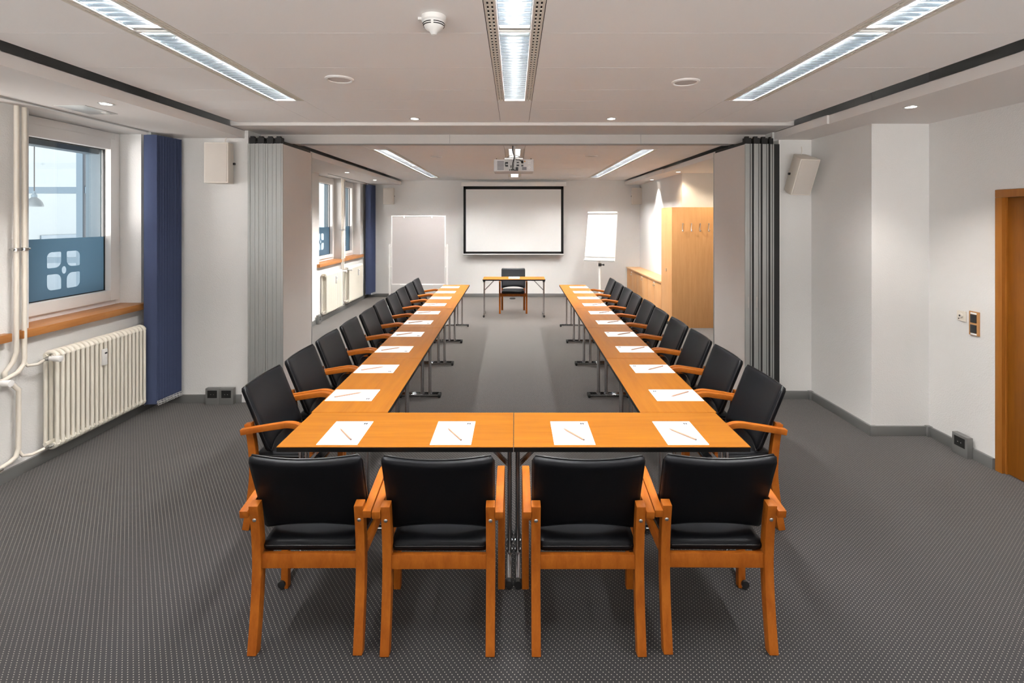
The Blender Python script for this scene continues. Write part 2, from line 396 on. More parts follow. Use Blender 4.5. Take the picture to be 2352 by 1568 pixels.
# windows
def rounded_logo(y, z, s):
    """four rounded window lights and a centre dot, as loops in (y, z)"""
    hs, gp, R, q = s/2, s*.085, s*.14, s*.17
    k = .012
    L_ = [rrect(y-hs, z+gp, y-gp, z+hs, (k, q, k, R)), rrect(y+gp, z+gp, y+hs, z+hs, (q, k, R, k)),
          rrect(y-hs, z-hs, y-gp, z-gp, (R, k, q, k)), rrect(y+gp, z-hs, y+hs, z-gp, (k, R, k, q))]
    L_.append([(y+.05*s*1.35*math.cos(2*PI*i/20), z+.075*s*1.35*math.sin(2*PI*i/20)) for i in range(20)])
    return L_
def window(n, Y0, Y1, Xi, Xg, zg0, zg1, label, logo=True, zf=1.715):
    r = tag(bpy.data.objects.new('window_%d' % n, None), label, 'window', None, 'structure'); COL.objects.link(r); r.location = (Xg, (Y0+Y1)/2, 1.065)
    hy = (Y1-Y0)/2; z0 = 0; z1 = ZB-1.065-.004; gy = hy-.145; a = zg0-1.065; bb = zg1-1.065
    e = .002
    m = MB()
    m.box(-.03, -hy+e, z0, .045, -hy+.062, z1); m.box(-.03, hy-.062, z0, .045, hy-e, z1); m.box(-.03, -hy+.062, z0-.059, .045, hy-.062, z0+.05); m.box(-.03, -hy+e, z0-.059, .045, -hy+.062, z0); m.box(-.03, hy-.062, z0-.059, .045, hy-e, z0); m.box(-.03, -hy+.062, z1-.075, .045, hy-.062, z1)
    m.build('window_frame', M_frame, r, .003)
    m = MB(); u = .052
    m.box(-.02, -hy+u, .042, .07, -gy, z1-.065); m.box(-.02, gy, .042, .07, hy-u, z1-.065); m.box(-.02, -gy, .042, .07, gy, a); m.box(-.02, -gy, bb, .07, gy, z1-.065)
    sa = m.build('sash', M_frame, r, .006)
    m = MB(); q = .007
    m.box(-.006, -gy, a, .014, -gy+q, bb); m.box(-.006, gy-q, a, .014, gy, bb); m.box(-.006, -gy, a, .014, gy, a+q); m.box(-.006, -gy, bb-q, .014, gy, bb)
    m.build('gasket', M_black, sa)
    MB().box(-.004, -gy, a, .004, gy, bb).build('glass_pane', M_glass, r)
    lp = [[(-gy+q, a+q), (gy-q, a+q), (gy-q, zf-1.065), (-gy+q, zf-1.065)]]
    if logo: lp += rounded_logo(0, 1.441-1.065, .32)
    o = obj_mesh('frosted_film', curve_mesh('frosted_film', lp, M_frost, .0006, 'yz'), r); o.location = (.0052, 0, 0)
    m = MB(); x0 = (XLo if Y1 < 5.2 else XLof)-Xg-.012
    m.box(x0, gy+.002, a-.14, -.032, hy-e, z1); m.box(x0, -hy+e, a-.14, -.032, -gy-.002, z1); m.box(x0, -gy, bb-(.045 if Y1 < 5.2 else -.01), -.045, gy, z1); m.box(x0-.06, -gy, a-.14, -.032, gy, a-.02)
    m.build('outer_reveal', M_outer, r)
    m = MB(); zt = 0-.001; zb = -.060
    m.box(.046, -hy+e, zb+.002, Xi-Xg, hy-e, zt); m.box(Xi-Xg, -hy-.105, zb, Xi-Xg+.06, hy+.105, zt)
    m.build('window_sill', M_sill, r, .004)
    return r
window(1, 3.82, 4.97, XL, -3.90, 1.205, 2.54, 'white framed window with a frosted lower half, nearest the camera')
window(2, 2.30, 3.53, XL, -3.90, 1.205, 2.54, 'window beside the near heating pipes, only the end of its wooden sill showing')
window(3, 9.26, 10.48, XLf, -3.77, 1.17, 2.58, 'first window of the far room, behind the partition panel', zf=1.72)
window(4, 10.70, 11.73, XLf, -3.77, 1.17, 2.58, 'narrow looking window of the far room next to the corner blind', zf=1.72)

# ------------------------------------------------------------------ outside the near window
struct('added_courtyard_ground', MB().box(-14, -2, -3.4, -4.07, 42, -3.2), plain('pale_bounce_ground', (.55, .55, .53), .9), 'pale ground added outside the windows to block light from below', 'ground')  # unseen ground added: blocks the bright lower world, bounces light upward
r = thing('courtyard_facade', 'pale blue steel facade frame seen through the near window', 'building', (-7.7, 9.0, 0))
m = MB()
for x in (-2.4, -1.2, -.06): m.box(x, 0, 0, x+.115, .12, 4.6)
m.build('mullion', M_steelb, r)
m = MB(); m.box(-3.2, .01, 2.335, 1.6, .11, 2.45); m.box(-3.2, .01, 3.9, 1.6, .11, 4.0); m.box(-3.2, .01, 1.1, 1.6, .11, 1.2); m.build('transom', M_steelb, r)
m = MB(); m.box(.06, .0, 0, .085, .10, 4.6); m.build('facade_gasket', M_darksteel, r)
m = MB(); m.box(-3.2, .055, 0, 1.6, .062, 4.6); m.build('facade_glass', M_glass, r)
m = MB(); m.box(-3.2, -2.2, 2.99, 1.6, -1.9, 3.10); m.build('canopy_beam', M_outer, r)
for x in (-3.2, 1.5): MB().box(x, -2.0, 3.0, x+.1, .1, 3.1).build('canopy_bracket', M_outer, r)
r = thing('added_building', 'pale plain building added across the courtyard to screen the sky', 'building', (-14, 20, -3))  # added to hide the bright sky from the left windows
MB().box(-4, -22, 0, 0, 26, 14).build('wall', M_outwall, r)
for k in range(9): MB().box(0, -20+5*k, 2.2, .04, -18.2+5*k, 4.4).build('blind_window', M_steelb, r)
r = thing('pendant_lamp', 'grey dome pendant lamp hanging outside beyond the near window', 'lamp', (-6.565, 6.95, 2.05))
m = MB(); m.lathe([(.098, 0), (.1, .004), (.096, .03), (.084, .065), (.06, .1), (.034, .122), (.03, .13)], n=28); m.build('lamp_shade', plain('dull_lamp_metal', (.085, .11, .125), .5, .3), r)
m = MB(); m.lathe([(.032, .128), (.032, .165), (.02, .17), (.012, .21), (.006, .215)]); m.build('lamp_socket', M_outer, r)
m = MB(); m.tube([(0, 0, .2), (0, 0, .85)], .006); m.build('cord', M_black, r)
m = MB(); m.box(-.07, -.05, .83, .05, .05, .94); m.build('ceiling_rose', M_black, r)

# ------------------------------------------------------------------ luminaires
def luminaire(x, y0, y1, label, near_l, pitch=.052, z=ZC):
    Ln = y1-y0
    r = thing('louver_light', label, 'ceiling light', (x, (y0+y1)/2, z), 0, 'recessed louver lights in the near room' if near_l else 'recessed louver lights in the far room')
    h = Ln/2; hs = MB()
    for s in (-1, 1): hs.add([(s*.082, -h, .0), (s*.082, h, .0), (s*.06, h, .10), (s*.06, -h, .10), (s*.085, -h, 0), (s*.085, h, 0), (s*.085, h, .105), (s*.085, -h, .105)],
                             [(0,1,2,3), (4,5,6,7), (0,4,5,1), (3,2,6,7), (0,3,7,4), (1,5,6,2)])
    hs.box(-.085, -h, .10, .085, h, .106); hs.box(-.085, -h, 0, .085, -h+.004, .10); hs.box(-.085, h-.004, 0, .085, h, .10)
    hs.build('housing', M_refl, r)
    fr = MB()
    for s in (-1, 1): fr.box(s*.079, -h, -.004, s*.088, h, .006)
    fr.box(-.135, -h, -.003, .135, -h+.012, .006); fr.box(-.135, h-.012, -.003, .135, h, .006)
    if Ln > 2: fr.box(-.088, -.004, -.004, .088, .004, .01)
    fr.build('frame', M_white, r, .001)
    if Ln > 2: MB().box(-.079, -.03, .003, .079, .03, .032).build('joint_cover', M_steel, r, .004)
    for s in (-1, 1):
        v = MB()
        for a, bb in ((.0885, .0945), (.1035, .1145), (.1235, .135)): v.box(s*a, -h, -.002, s*bb, h, .004)
        n = int(Ln/.044)
        for k in range(n+1):
            y = -h+Ln*k/n; v.box(s*.0945, y-.006, -.001, s*.1235, y+.006, .004)
        vs = v.build('vent_strip', M_offw, r)
        MB().box(s*.0885, -h, .022, s*.135, h, .026).build('vent_backing', M_dark, vs)
    n = int(Ln/pitch)
    sides = ((-h, 0), (0, h)) if Ln > 2 else ((-h, h),)
    for lo, hi in sides:
      lv = MB()
      for k in range(1, n):
        y = -h+Ln*k/n
        if (Ln > 2 and abs(y) < .03) or not lo < y < hi: continue
        lv.prism([(y-.0015, .001), (y+.0015, .001), (y+.005, .028), (y-.005, .028)], -.0785, .0785, 'x')
      for q in (-.0785, .0755): lv.box(q, lo+.02, .002, q+.003, hi-.02, .028)
      lv.build('louver', M_blade, r)
    k = max(1, round(Ln/1.5)); seg = Ln/k
    for i in range(k):
        a = -h+seg*i+.05
        tb = MB(); tb.tube([(0, a, .050), (0, a+seg-.10, .050)], .013, 10); t_ = tb.build('fluorescent_tube', M_tube if near_l else M_tube_far, r)
        cp = MB()
        for q in (a-.03, a+seg-.105): cp.box(-.015, q, .034, .015, q+.035, .10)
        cp.build('lamp_holder', M_white, t_)
    return r
luminaire(LX[0], 1.045, 4.045, 'long recessed louver light on the window side of the near room', True)
luminaire(LX[1], 1.045, 4.045, 'long recessed louver light in the middle of the near room', True)
luminaire(LX[2], 1.045, 4.045, 'long recessed louver light on the door side of the near room', True)
luminaire(LX[0], 6.855, 11.515, 'long louver light of the far room nearest the windows', False)
luminaire(LX[2], 6.855, 11.515, 'long louver light of the far room above the cabinets', False)
luminaire(LX[1], 6.805, 8.415, 'louver light of the far room right above the projector', False)
luminaire(LX[1], 9.905, 11.415, 'short louver light of the far room just in front of the projection screen', False)

def lamp_spot(name, loc, energy, angle, col, parent, rad=.03, blend=.6):
    l = bpy.data.lights.new(name, 'SPOT'); l.energy = energy; l.spot_size = math.radians(angle); l.spot_blend = blend; l.color = col; l.shadow_soft_size = rad
    o = bpy.data.objects.new(name, l); COL.objects.link(o); o.location = loc; o.parent = parent; return o
def downlight(x, y, z, label, energy=14, angle=95, col=(1, .94, .86)):
    r = thing('downlight', label, 'downlight', (x, y, z), 0, 'small round downlights')
    m = MB(); m.lathe([(.036, .002), (.036, -.004), (.05, -.005), (.051, -.001), (.05, .0)], n=24); m.build('trim_ring', M_steel, r)
    m = MB(); m.lathe([(.0, -.0015), (.034, -.002), (.036, .001), (.001, .0015)], n=20); m.build('lamp_face', M_spotface, r)
    lamp_spot('bulb', (0, 0, -.03), energy, angle, col, r)
downlight(-.935, 4.76, 2.82, 'downlight in the near ceiling in front of the window side of the track beam')
downlight(.905, 4.76, 2.82, 'downlight in the near ceiling towards the door side of the track beam')
downlight(-2.94, 3.66, ZB, 'downlight in the window side bulkhead beside the pale hatch')
downlight(2.93, 3.76, ZB, 'downlight in the bulkhead near the wooden door')
downlight(-2.98, 9.04, ZB, 'downlight in the far bulkhead in front of the first far window')
downlight(-2.97, 10.8, ZB, 'downlight in the far bulkhead close to the corner blind')
downlight(2.88, 8.95, ZB, 'downlight shining warm light above the coat hooks', 14, 140, (1, .82, .56))
downlight(3.45, 8.25, ZB, 'added warm fill lamp over the recess, unseen behind the partition panels', 30, 150, (1, .84, .60))  # unseen lamp added to brighten the recess wall
downlight(2.89, 10.7, ZB, 'downlight throwing a bright cone on the wall above the sideboard', 42, 75, (1, .96, .9))

def ceil_speaker(x, y, label):
    r = thing('ceiling_speaker', label, 'ceiling speaker', (x, y, ZC), 0, 'round ceiling speakers')
    m = MB(); m.lathe([(.074, 0), (.074, -.008), (.082, -.012), (.092, -.006), (.094, 0)], n=32); m.build('rim', M_white, r)
    m = MB(); m.lathe([(.0, -.006), (.05, -.0065), (.075, -.005), (.075, 0)], n=32); m.build('speaker_grille', M_grille, r)
ceil_speaker(-1.175, 3.41, 'round ceiling speaker in the near ceiling on the window side')
ceil_speaker(1.17, 3.48, 'round ceiling speaker in the near ceiling on the door side')
ceil_speaker(-1.18, 7.65, 'round ceiling speaker in the far ceiling on the window side')
ceil_speaker(1.14, 7.55, 'round ceiling speaker in the far ceiling on the cabinet side')

r = thing('smoke_detector', 'white dome smoke detector on the near ceiling', 'smoke detector', (-.375, 2.36, ZC))
m = MB(); m.lathe([(.056, 0), (.057, -.022), (.05, -.028), (.047, -.045), (.036, -.062), (.02, -.07), (.012, -.085), (.002, -.088)], n=36); m.build('body', M_white, r)
m = MB()
for q in range(4):
    for zz, rr in ((-.036, .0495), (-.045, .0475)):
        m.tube([(rr*math.cos(a), rr*math.sin(a), zz) for a in [q*PI/2+.12+(PI/2-.24)*i/8 for i in range(9)]], .0022, 6)
m.build('vent_slot', M_black, r)
m = MB(); m.box(-.075, .005, -.012, -.02, .045, 0); m.build('mounting_tab', M_white, r)
r = thing('ceiling_hatch', 'pale grey flush hatch plate in the window side bulkhead', 'hatch', (-3.245, 3.86, ZB))
MB().box(-.115, -.155, -.004, .115, .155, 0).build('plate', M_hatch, r, .002)
m = MB(); m.box(-.02, -.02, -.008, .02, .02, -.003); m.xf(Matrix.Translation((.06, .10, 0))); m.build('catch', M_white, r)

# ------------------------------------------------------------------ folding partitions
def part_panel(x, y0, y1, th, label, group, yaw=0, seal=False, handle=False):
    r = thing('partition_panel', label, 'partition panel', (x, (y0+y1)/2, 0), yaw, group)
    h = (y1-y0)/2; z1 = 2.645
    MB().box(-th/2+.002, -h+.012, .012, th/2-.002, h-.012, z1-.004).build('board', M_panel, r)
    for s in (-1, 1):
        m = MB(); m.box(-th/2, s*h, .01, th/2, s*(h-.016), z1)
        m.box(-th/2, s*(h+.006), .01, -th/2+.022, s*h, z1); m.box(th/2-.03, s*(h+.006), .01, th/2-.016, s*h, z1)
        pf = m.build('edge_profile', M_alu, r, .0015)
        if seal and s == -1:
            MB().box(th/2-.034, -h-.004, .01, th/2+(.040 if th < .07 else .004), -h+.01, z1).build('rubber_seal', M_seal, pf)
        if handle and s == -1:
            MB().box(-.02, -h-.009, .98, -.008, -h+.002, 1.09).build('latch', M_steel, pf)
    m = MB(); m.box(-th/2+.008, -h+.03, z1-.004, th/2-.008, h-.03, z1+.028); m.box(-.02, -.05, z1+.028, .02, .05, 2.686)
    m.box(-th/2+.006, -h+.01, z1-.002, th/2-.016, -h+.07, z1+.062); m.box(-th/2+.014, -h+.02, z1+.06, th/2-.034, -h+.055, z1+.078)
    m.build('trolley', M_seal, r)
names = ['innermost', 'second', 'third', 'outermost']
for i in range(4):
    part_panel(-2.392-.0895*i, 5.15+.006*(i % 2), 5.90, .086, ('pale folding partition panel with its broad face showing, nearest the chairs on the window side',
        'folding partition panel second in the stack on the window side', 'folding partition panel third in the stack on the window side',
        'folding partition panel outermost in the stack against the white pier with the outlets')[i], 'partition panels stacked by the windows')
for i in range(4):
    part_panel(2.372+.094*i-(.02 if i == 3 else 0), 5.165+.02*(i == 2)+.03*(i == 3), 5.93, (.083, .083, .083, .06)[i], ('broad pale folding partition panel beside the wooden cabinet',
        'folding partition panel with a black seal, second from the cabinet', 'folding partition panel third from the cabinet in the door side stack',
        'slim folding partition panel against the wall below the tilted speaker')[i], 'partition panels stacked by the door side wall', R_ if (R_ := [.03, .012, 0, 0][i]) else 0, True, i < 2)
m = MB(); m.box(2.702, 5.20, 0, 2.715, 5.33, 2.69)
struct('trim_7', m, M_white, 'thin white jamb strip beside the door side partition stack', 'jamb')

# ------------------------------------------------------------------ chairs
def wing(path, n=6):
    """catmull-rom smoothing of (y,z) points"""
    P = [Vector((a, b)) for a, b in path]; out = []
    for i in range(len(P)-1):
        p0, p1, p2, p3 = P[max(i-1, 0)], P[i], P[i+1], P[min(i+2, len(P)-1)]
        for k in range(n):
            t = k/n; out.append(.5*((2*p1)+(p2-p0)*t+(2*p0-5*p1+4*p2-p3)*t*t+(-p0+3*p1-3*p2+p3)*t**3))
    out.append(P[-1]); return [(q.x, q.y) for q in out]
def pillow(fn, nu, nv):
    """closed two-sided sheet: fn(u,v,side)->point, u,v in 0..1; the rims meet"""
    mb = MB(); v = []; f = []; idx = {}
    def us(i, n): t = i/n; return .5-.5*math.cos(PI*t)*(1-.25*math.sin(PI*t)**2)
    for sd in (0, 1):
        for i in range(nu+1):
            for k in range(nv+1):
                rim = i in (0, nu) or k in (0, nv)
                if sd == 1 and rim: idx[(1, i, k)] = idx[(0, i, k)]; continue
                idx[(sd, i, k)] = len(v); v.append(fn(us(i, nu), us(k, nv), sd))
    for sd in (0, 1):
        for i in range(nu):
            for k in range(nv):
                q = (idx[(sd, i, k)], idx[(sd, i+1, k)], idx[(sd, i+1, k+1)], idx[(sd, i, k+1)])
                f.append(q if sd == 0 else q[::-1])
    return mb.add(v, f)
def back_point(u, v, sd, off=0):
    x = (u*2-1)
    zt = .862-.008*(1-x*x); zb = .468+.036*(1-abs(x)**2.2)
    z = zb+(zt-zb)*v
    hw = .243-.004*(1-v)
    r = .016                                                   # rounded corners
    for dd in ((1-v)*(zt-zb), v*(zt-zb)):
        if dd < r: hw -= r-math.sqrt(max(0, r*r-(r-dd)**2))
    X = x*hw
    yc = -.083-.405*(z-.468)-.030*(1-x*x)*(.5+.5*v)+.02       # lean, dished in plan
    e = min(u, 1-u)*2*hw; e2 = min(v*(zt-zb), (1-v)*(zt-zb))
    def rnd(a): return 1 if a > .018 else math.sqrt(max(0, 1-(1-a/.018)**2))
    th = .019*rnd(e)*rnd(e2)+.004*(1-x*x)*math.sin(PI*v)
    s = 1 if sd == 0 else -1
    return Vector((X, yc+s*th, z+s*th*.35))
def seat_point(u, v, sd):
    x = u*2-1; y = -.158+.413*v
    hw = .214+.014*v
    r = .02
    for dd in ((1-v)*.405, v*.405):
        if dd < r: hw -= r-math.sqrt(max(0, r*r-(r-dd)**2))
    e = min(u, 1-u)*2*hw; e2 = min(v, 1-v)*.405
    def rnd(a): return 1 if a > .020 else math.sqrt(max(0, 1-(1-a/.020)**2))
    k = rnd(e)*rnd(e2)
    zc = .431-.012*max(0, (v-.85)/.15)**2
    return Vector((x*hw, y, zc+(.027*k+.005*(1-x*x)*math.sin(PI*v) if sd == 0 else -.024*k)))
def loop_tube(fn, r, n=14):
    pts = [fn(0, i/n) for i in range(n)]+[fn(i/n, 1) for i in range(n)]+[fn(1, 1-i/n) for i in range(n)]+[fn(1-i/n, 0) for i in range(n)]
    pts.append(pts[0]); return MB().tube(pts, r, 6)
def make_chair():
    r = thing('conference_armchair', '', 'chair')
    post = wing([(-.203, 0), (-.176, .16), (-.158, .33), (-.160, .44), (-.172, .55), (-.190, .643)], 4)
    for s in (-1, 1):
        lg = MB().strip_x(post, [.046-.004*abs(1-2*i/(len(post)-1)) for i in range(len(post))], s*.207, s*.247).build('rear_leg', M_beech, r, .003)
        bl = MB()
        q = Matrix.Translation((s*.227, -.1965, .573)) @ Matrix.Rotation(PI/2, 4, 'X')
        bl.lathe([(.0, .004), (.005, .004), (.0085, .002), (.009, -.006)], mat=q, n=14); bl.build('bolt', M_steel, lg)
    for s in (-1, 1):
        arm = wing([(-.215, .605), (-.12, .621), (0, .640), (.07, .648), (.125, .637), (.172, .600), (.196, .545), (.203, .48)], 5)
        MB().strip_x(arm, [.034]*len(arm), s*.2475, s*.2835).build('armrest', M_beech, r, .004)
        leg = [(.203, .48), (.203, .30), (.200, .15), (.197, 0)]
        MB().strip_x(leg, [.034, .036, .036, .036], s*.2475, s*.283).build('front_leg', M_beech, r, .003)
    MB().box(-.207, -.172, .345, .207, -.150, .408).build('rear_rail', M_beech, r, .002)
    MB().box(-.2475, .188, .345, .2475, .210, .408).build('front_rail', M_beech, r, .002)
    for s in (-1, 1): MB().box(s*.207, -.145, .350, s*.229, .188, .410).build('side_rail', M_beech, r, .002)
    se = pillow(seat_point, 14, 14).build('seat', M_leather, r, angle=70)
    loop_tube(lambda u, v: seat_point(u, v, 0)+Vector((0, 0, .006)), .0035).build('piping', M_piping, se, angle=80)
    ba = pillow(back_point, 16, 16).build('backrest', M_leather, r, angle=70)
    loop_tube(lambda u, v: back_point(u, v, 0)+Vector((0, .008, .003)), .0036).build('piping', M_piping, ba, angle=80)
    return r
chair0 = make_chair(); first_chair = [True]
def place_chair(x, y, rz, label, group):
    o = chair0 if first_chair[0] else copy_tree(chair0)
    first_chair[0] = False
    o.location = (x, y, 0); o.rotation_euler = (0, 0, rz)
    tag(o, label, 'chair', group); return o
g_f = 'armchairs along the near table row, backs to the camera'
for x, y, rz, lb in ((-.905, 2.408, .006, 'black armchair seen from behind in the foreground, nearest the radiator'),
                     (-.332, 2.402, 0, 'black armchair seen from behind, directly beside the table joint on the window side'),
                     (.320, 2.402, 0, 'black armchair seen from behind, directly beside the table joint on the door side'),
                     (.892, 2.412, -.008, 'black armchair seen from behind in the foreground, nearest the wooden door')):
    place_chair(x, y, rz, lb, g_f)

# ------------------------------------------------------------------ tables
def make_table(Lt, D=.455, HT=.73):
    r = thing('folding_table', '', 'table'); h = Lt/2; d = D/2
    tp = MB().box(-h, -d, HT-.004, h, d, HT).build('tabletop', M_top, r, .001, 1)
    MB().box(-h, -d, HT-.027, h, d, HT-.004).build('edge_band', M_edge, tp, .001, 1)
    for s in (-1, 1):
        x = s*(h-.021)
        f = MB(); f.tube([(x, -d+.035, .030), (x, d-.035, .030)], .015, 12); lg = f.build('foot_bar', M_chrome, r)
        p = MB()
        for y in (.022, .102): p.tube([(x, y, .03), (x, y, HT-.028)], .0125, 12); p.tube([(x, y, .042), (x, y, .056)], .017, 12)
        p.build('post', M_chrome, lg)
        for y in (-1, 1):
            k = MB(); k.tube([(x, y*(d-.037), .026), (x, y*(d-.008), .026)], .019, 12); k.tube([(x, y*(d-.024), 0), (x, y*(d-.024), .02)], .014, 10)
            k.build('foot_cap', M_black, lg)
        q = MB()
        for y in (.045, .079): q.bar((x-s*.004, y, .50), (x-s*.20, y, HT-.03), .006, .014)
        q.tube([(x-s*.004, .03, .505), (x-s*.004, .094, .505)], .006, 8)
        q.build('strut', M_chrome, lg)
        bk = MB(); bk.box(x-.020, .0, HT-.065, x+.020, .125, HT-.027); bk.box(x-s*.24, .03, HT-.045, x-s*.16, .095, HT-.027)
        bk.build('bracket', M_black, lg, .002)
    return r
def place_table(o, x, y, rz, label, group):
    o.location = (x, y, 0); o.rotation_euler = (0, 0, rz); tag(o, label, 'table', group); return o
tA = make_table(1.1965); ct = .228
place_table(tA, -.6055, 2.568+ct, 0, 'folding table at the window side of the near cross row', 'tables of the near cross row')
place_table(copy_tree(tA), .5945, 2.568+ct, 0, 'folding table at the door side of the near cross row', 'tables of the near cross row')
place_table(copy_tree(tA), -.012, 9.70+ct, PI, 'single presenter table standing in front of the projection screen', 'presenter table')
TL = 1.173
tB = make_table(TL); y0 = 3.028
ends = ['closest to the near cross row', 'second from the near cross row', 'in the middle of the row', 'second from the far end', 'at the far end nearest the end wall']
for k in range(5):
    yc = y0+TL*(k+.5)+.0035*k
    dv = .0058*(yc-y0)
    place_table(tB if k == 0 else copy_tree(tB), -.984-dv, yc, -PI/2+.0058, 'folding table in the window side row, '+ends[k], 'tables of the long row by the windows')
    place_table(copy_tree(tB), .976+dv, yc, PI/2-.0058, 'folding table in the cabinet side row, '+ends[k], 'tables of the long row by the cabinets')

# side chairs
cy = [3.32+.585*k for k in range(10)]
yw = ['nearest the camera', 'second from the camera', 'third from the camera', 'fourth from the camera', 'fifth from the camera', 'fifth from the far end', 'fourth from the far end', 'third from the far end', 'second from the far end', 'at the far end']
for k, y in enumerate(cy):
    dv = .0058*(y-y0); jx = random.uniform(-.008, .008); jy = random.uniform(-.004, .003)
    place_chair(-1.420-dv+jx, y+jy, -PI/2+random.uniform(-.008, .008), 'black armchair on the window side of the long tables, '+yw[k], 'armchairs along the window side row')
    place_chair(1.408+dv-jx, y+random.uniform(-.004, .003), PI/2+random.uniform(-.008, .008), 'black armchair on the cabinet side of the long tables, '+yw[k], 'armchairs along the cabinet side row')
place_chair(-.028, 10.31, PI, 'lone black armchair facing the room behind the presenter table', 'presenter chair')

# ------------------------------------------------------------------ pads and pencils
def make_pad():
    r = MB().box(-.105, -.1485, 0, .105, .1485, .0022).build('notepad', M_paper, None)
    me = curve_mesh('printed_mark', [rrect(.071+a, .116+b2, .071+a+.0098, .116+b2+.0105, (.0022,)*4, 3) for a in (-.0105, .0008) for b2 in (-.0112, .0008)], M_ink, .0003)
    o = obj_mesh('printed_mark', me, r); o.location = (0, 0, .0023)
    me = curve_mesh('printed_line', [[(.055, -.139), (.078, -.139), (.078, -.137), (.055, -.137)]], M_grey, .0002)
    o = obj_mesh('printed_line', me, r); o.location = (0, 0, .0023)
    return r
def make_pencil():
    r = thing('pencil', '', 'pencil'); rad = .0044
    m = MB(); m.tube([(0, -.085, rad), (0, .066, rad), (0, .084, rad)], [rad, rad, .0012], 6); m.build('shaft', M_pencil, r)
    m = MB(); m.tube([(0, .083, rad), (0, .089, rad)], [.0013, .0004], 6); m.build('pencil_point', M_lead, r)
    m = MB(); m.tube([(0, -.0865, rad), (0, -.083, rad)], rad*1.02, 6); m.build('pencil_end', M_lead, r)
    return r
pad0, pen0 = make_pad(), make_pencil(); used = [False]
def place_pad(x, y, rz, where, gp):
    p, q = (copy_tree(pad0), copy_tree(pen0)) if used[0] else (pad0, pen0); used[0] = True
    z = .7303
    p.location = (x, y, z); p.rotation_euler = (0, 0, rz); tag(p, 'white notepad '+where, 'notepad', 'notepads '+gp)
    j = random.uniform(-.06, .06); lx, ly = .006, -.030
    q.location = (x+lx*math.cos(rz)-ly*math.sin(rz), y+lx*math.sin(rz)+ly*math.cos(rz), z+.0024); q.rotation_euler = (0, 0, rz+.585+j)
    tag(q, 'wooden pencil on the notepad '+where, 'pencil', 'pencils '+gp)
for x, wh in ((-.906, 'at the corner of the near cross row by the windows'), (-.327, 'beside the table joint in the near cross row, window side'),
              (.307, 'beside the table joint in the near cross row, door side'), (.886, 'at the corner of the near cross row by the door')):
    place_pad(x, 2.737, 0, wh, 'on the near cross row')
for k, y in enumerate(cy):
    dv = .0058*(y-y0)
    place_pad(-1.052-dv, y, -PI/2, 'on window side tables, '+yw[k], 'along the window side tables')
    place_pad(1.048+dv, y, PI/2, 'on cabinet side tables, '+yw[k], 'along the cabinet side tables')
place_pad(-.01, 9.70+.29, PI, 'alone on the presenter table', 'on the presenter table')

# ------------------------------------------------------------------ radiators and pipes
def radiator(x, y0, y1, z0, z1, label, valve=None, meter=None, flat=False):
    n = max(6, round((y1-y0)/.0455)); p = (y1-y0)/n
    r = thing('radiator', label, 'radiator', (x, (y0+y1)/2, 0), 0, 'cream column radiators')
    for k in range(n):
        y = -(y1-y0)/2+p*(k+.5); m = MB()
        for dx in (.045, -.045):
            m.tube([(dx, y, z0+.03), (dx, y, z1-.03)], .0135, 10)
        arc = [(.045*math.cos(a), y, z1-.032+.032*math.sin(a)) for a in [PI*i/8 for i in range(9)]]
        m.tube(arc, .017, 10)
        arc = [(.045*math.cos(a), y, z0+.032-.032*math.sin(a)) for a in [PI*i/8 for i in range(9)]]
        m.tube(arc, .017, 10)
        for zz in (z0+.03, z1-.03): m.tube([(.03, y-p/2, zz), (.03, y+p/2, zz)], .016, 8); m.tube([(-.03, y-p/2, zz), (-.03, y+p/2, zz)], .016, 8)
        m.build('radiator_section', M_rad, r, angle=60)
    if valve is not None:
        s = -1 if valve < 0 else 1; e = s*(y1-y0)/2
        m = MB(); m.tube([(.03, e, z1-.035), (.03, e+s*.07, z1-.035)], .011, 10); m.tube([(.03, e+s*.02, z1-.035), (.03, e+s*.05, z1-.035)], .017, 6)
        m.tube([(.03, e, z0+.03), (.03, e+s*.07, z0+.03)], .010, 10); m.tube([(.03, e+s*.015, z0+.03), (.03, e+s*.04, z0+.03)], .016, 6)
        m.build('valve', M_steel, r)
        m = MB(); m.tube([(.035, e+s*.035, z1-.035), (.062, e+s*.035, z1-.035)], .016, 12); m.tube([(.06, e+s*.035, z1-.035), (.125, e+s*.035, z1-.037)], [.02, .023], 16); m.build('thermostat_head', M_white, r, .002)
    if meter is not None:
        m = MB(); m.box(.058, meter-.019, z1-.22, .082, meter+.019, z1-.085); me = m.build('heat_meter', M_white, r, .004)
        MB().box(.0815, meter-.012, z1-.125, .0835, meter+.012, z1-.112).build('meter_window', M_black, me)
    MB().box(-.06, -.3, z1-.12, -.045, -.27, z1-.09).build('wall_bracket', M_rad, r)
    return r
radiator(-3.545, 3.87, 4.83, .135, .865, 'cream column radiator below the near window', -1, -.04)
radiator(-3.545, 2.32, 3.42, .135, .80, 'cream column radiator at the edge by the near pipes, only its valve showing', 1)
radiator(-3.49, 9.30, 10.17, .14, .87, 'cream radiator of the far room closest to the partition panel', 1, .02)
radiator(-3.49, 10.58, 11.53, .14, .87, 'cream radiator of the far room closest to the corner blind', -1, .1)
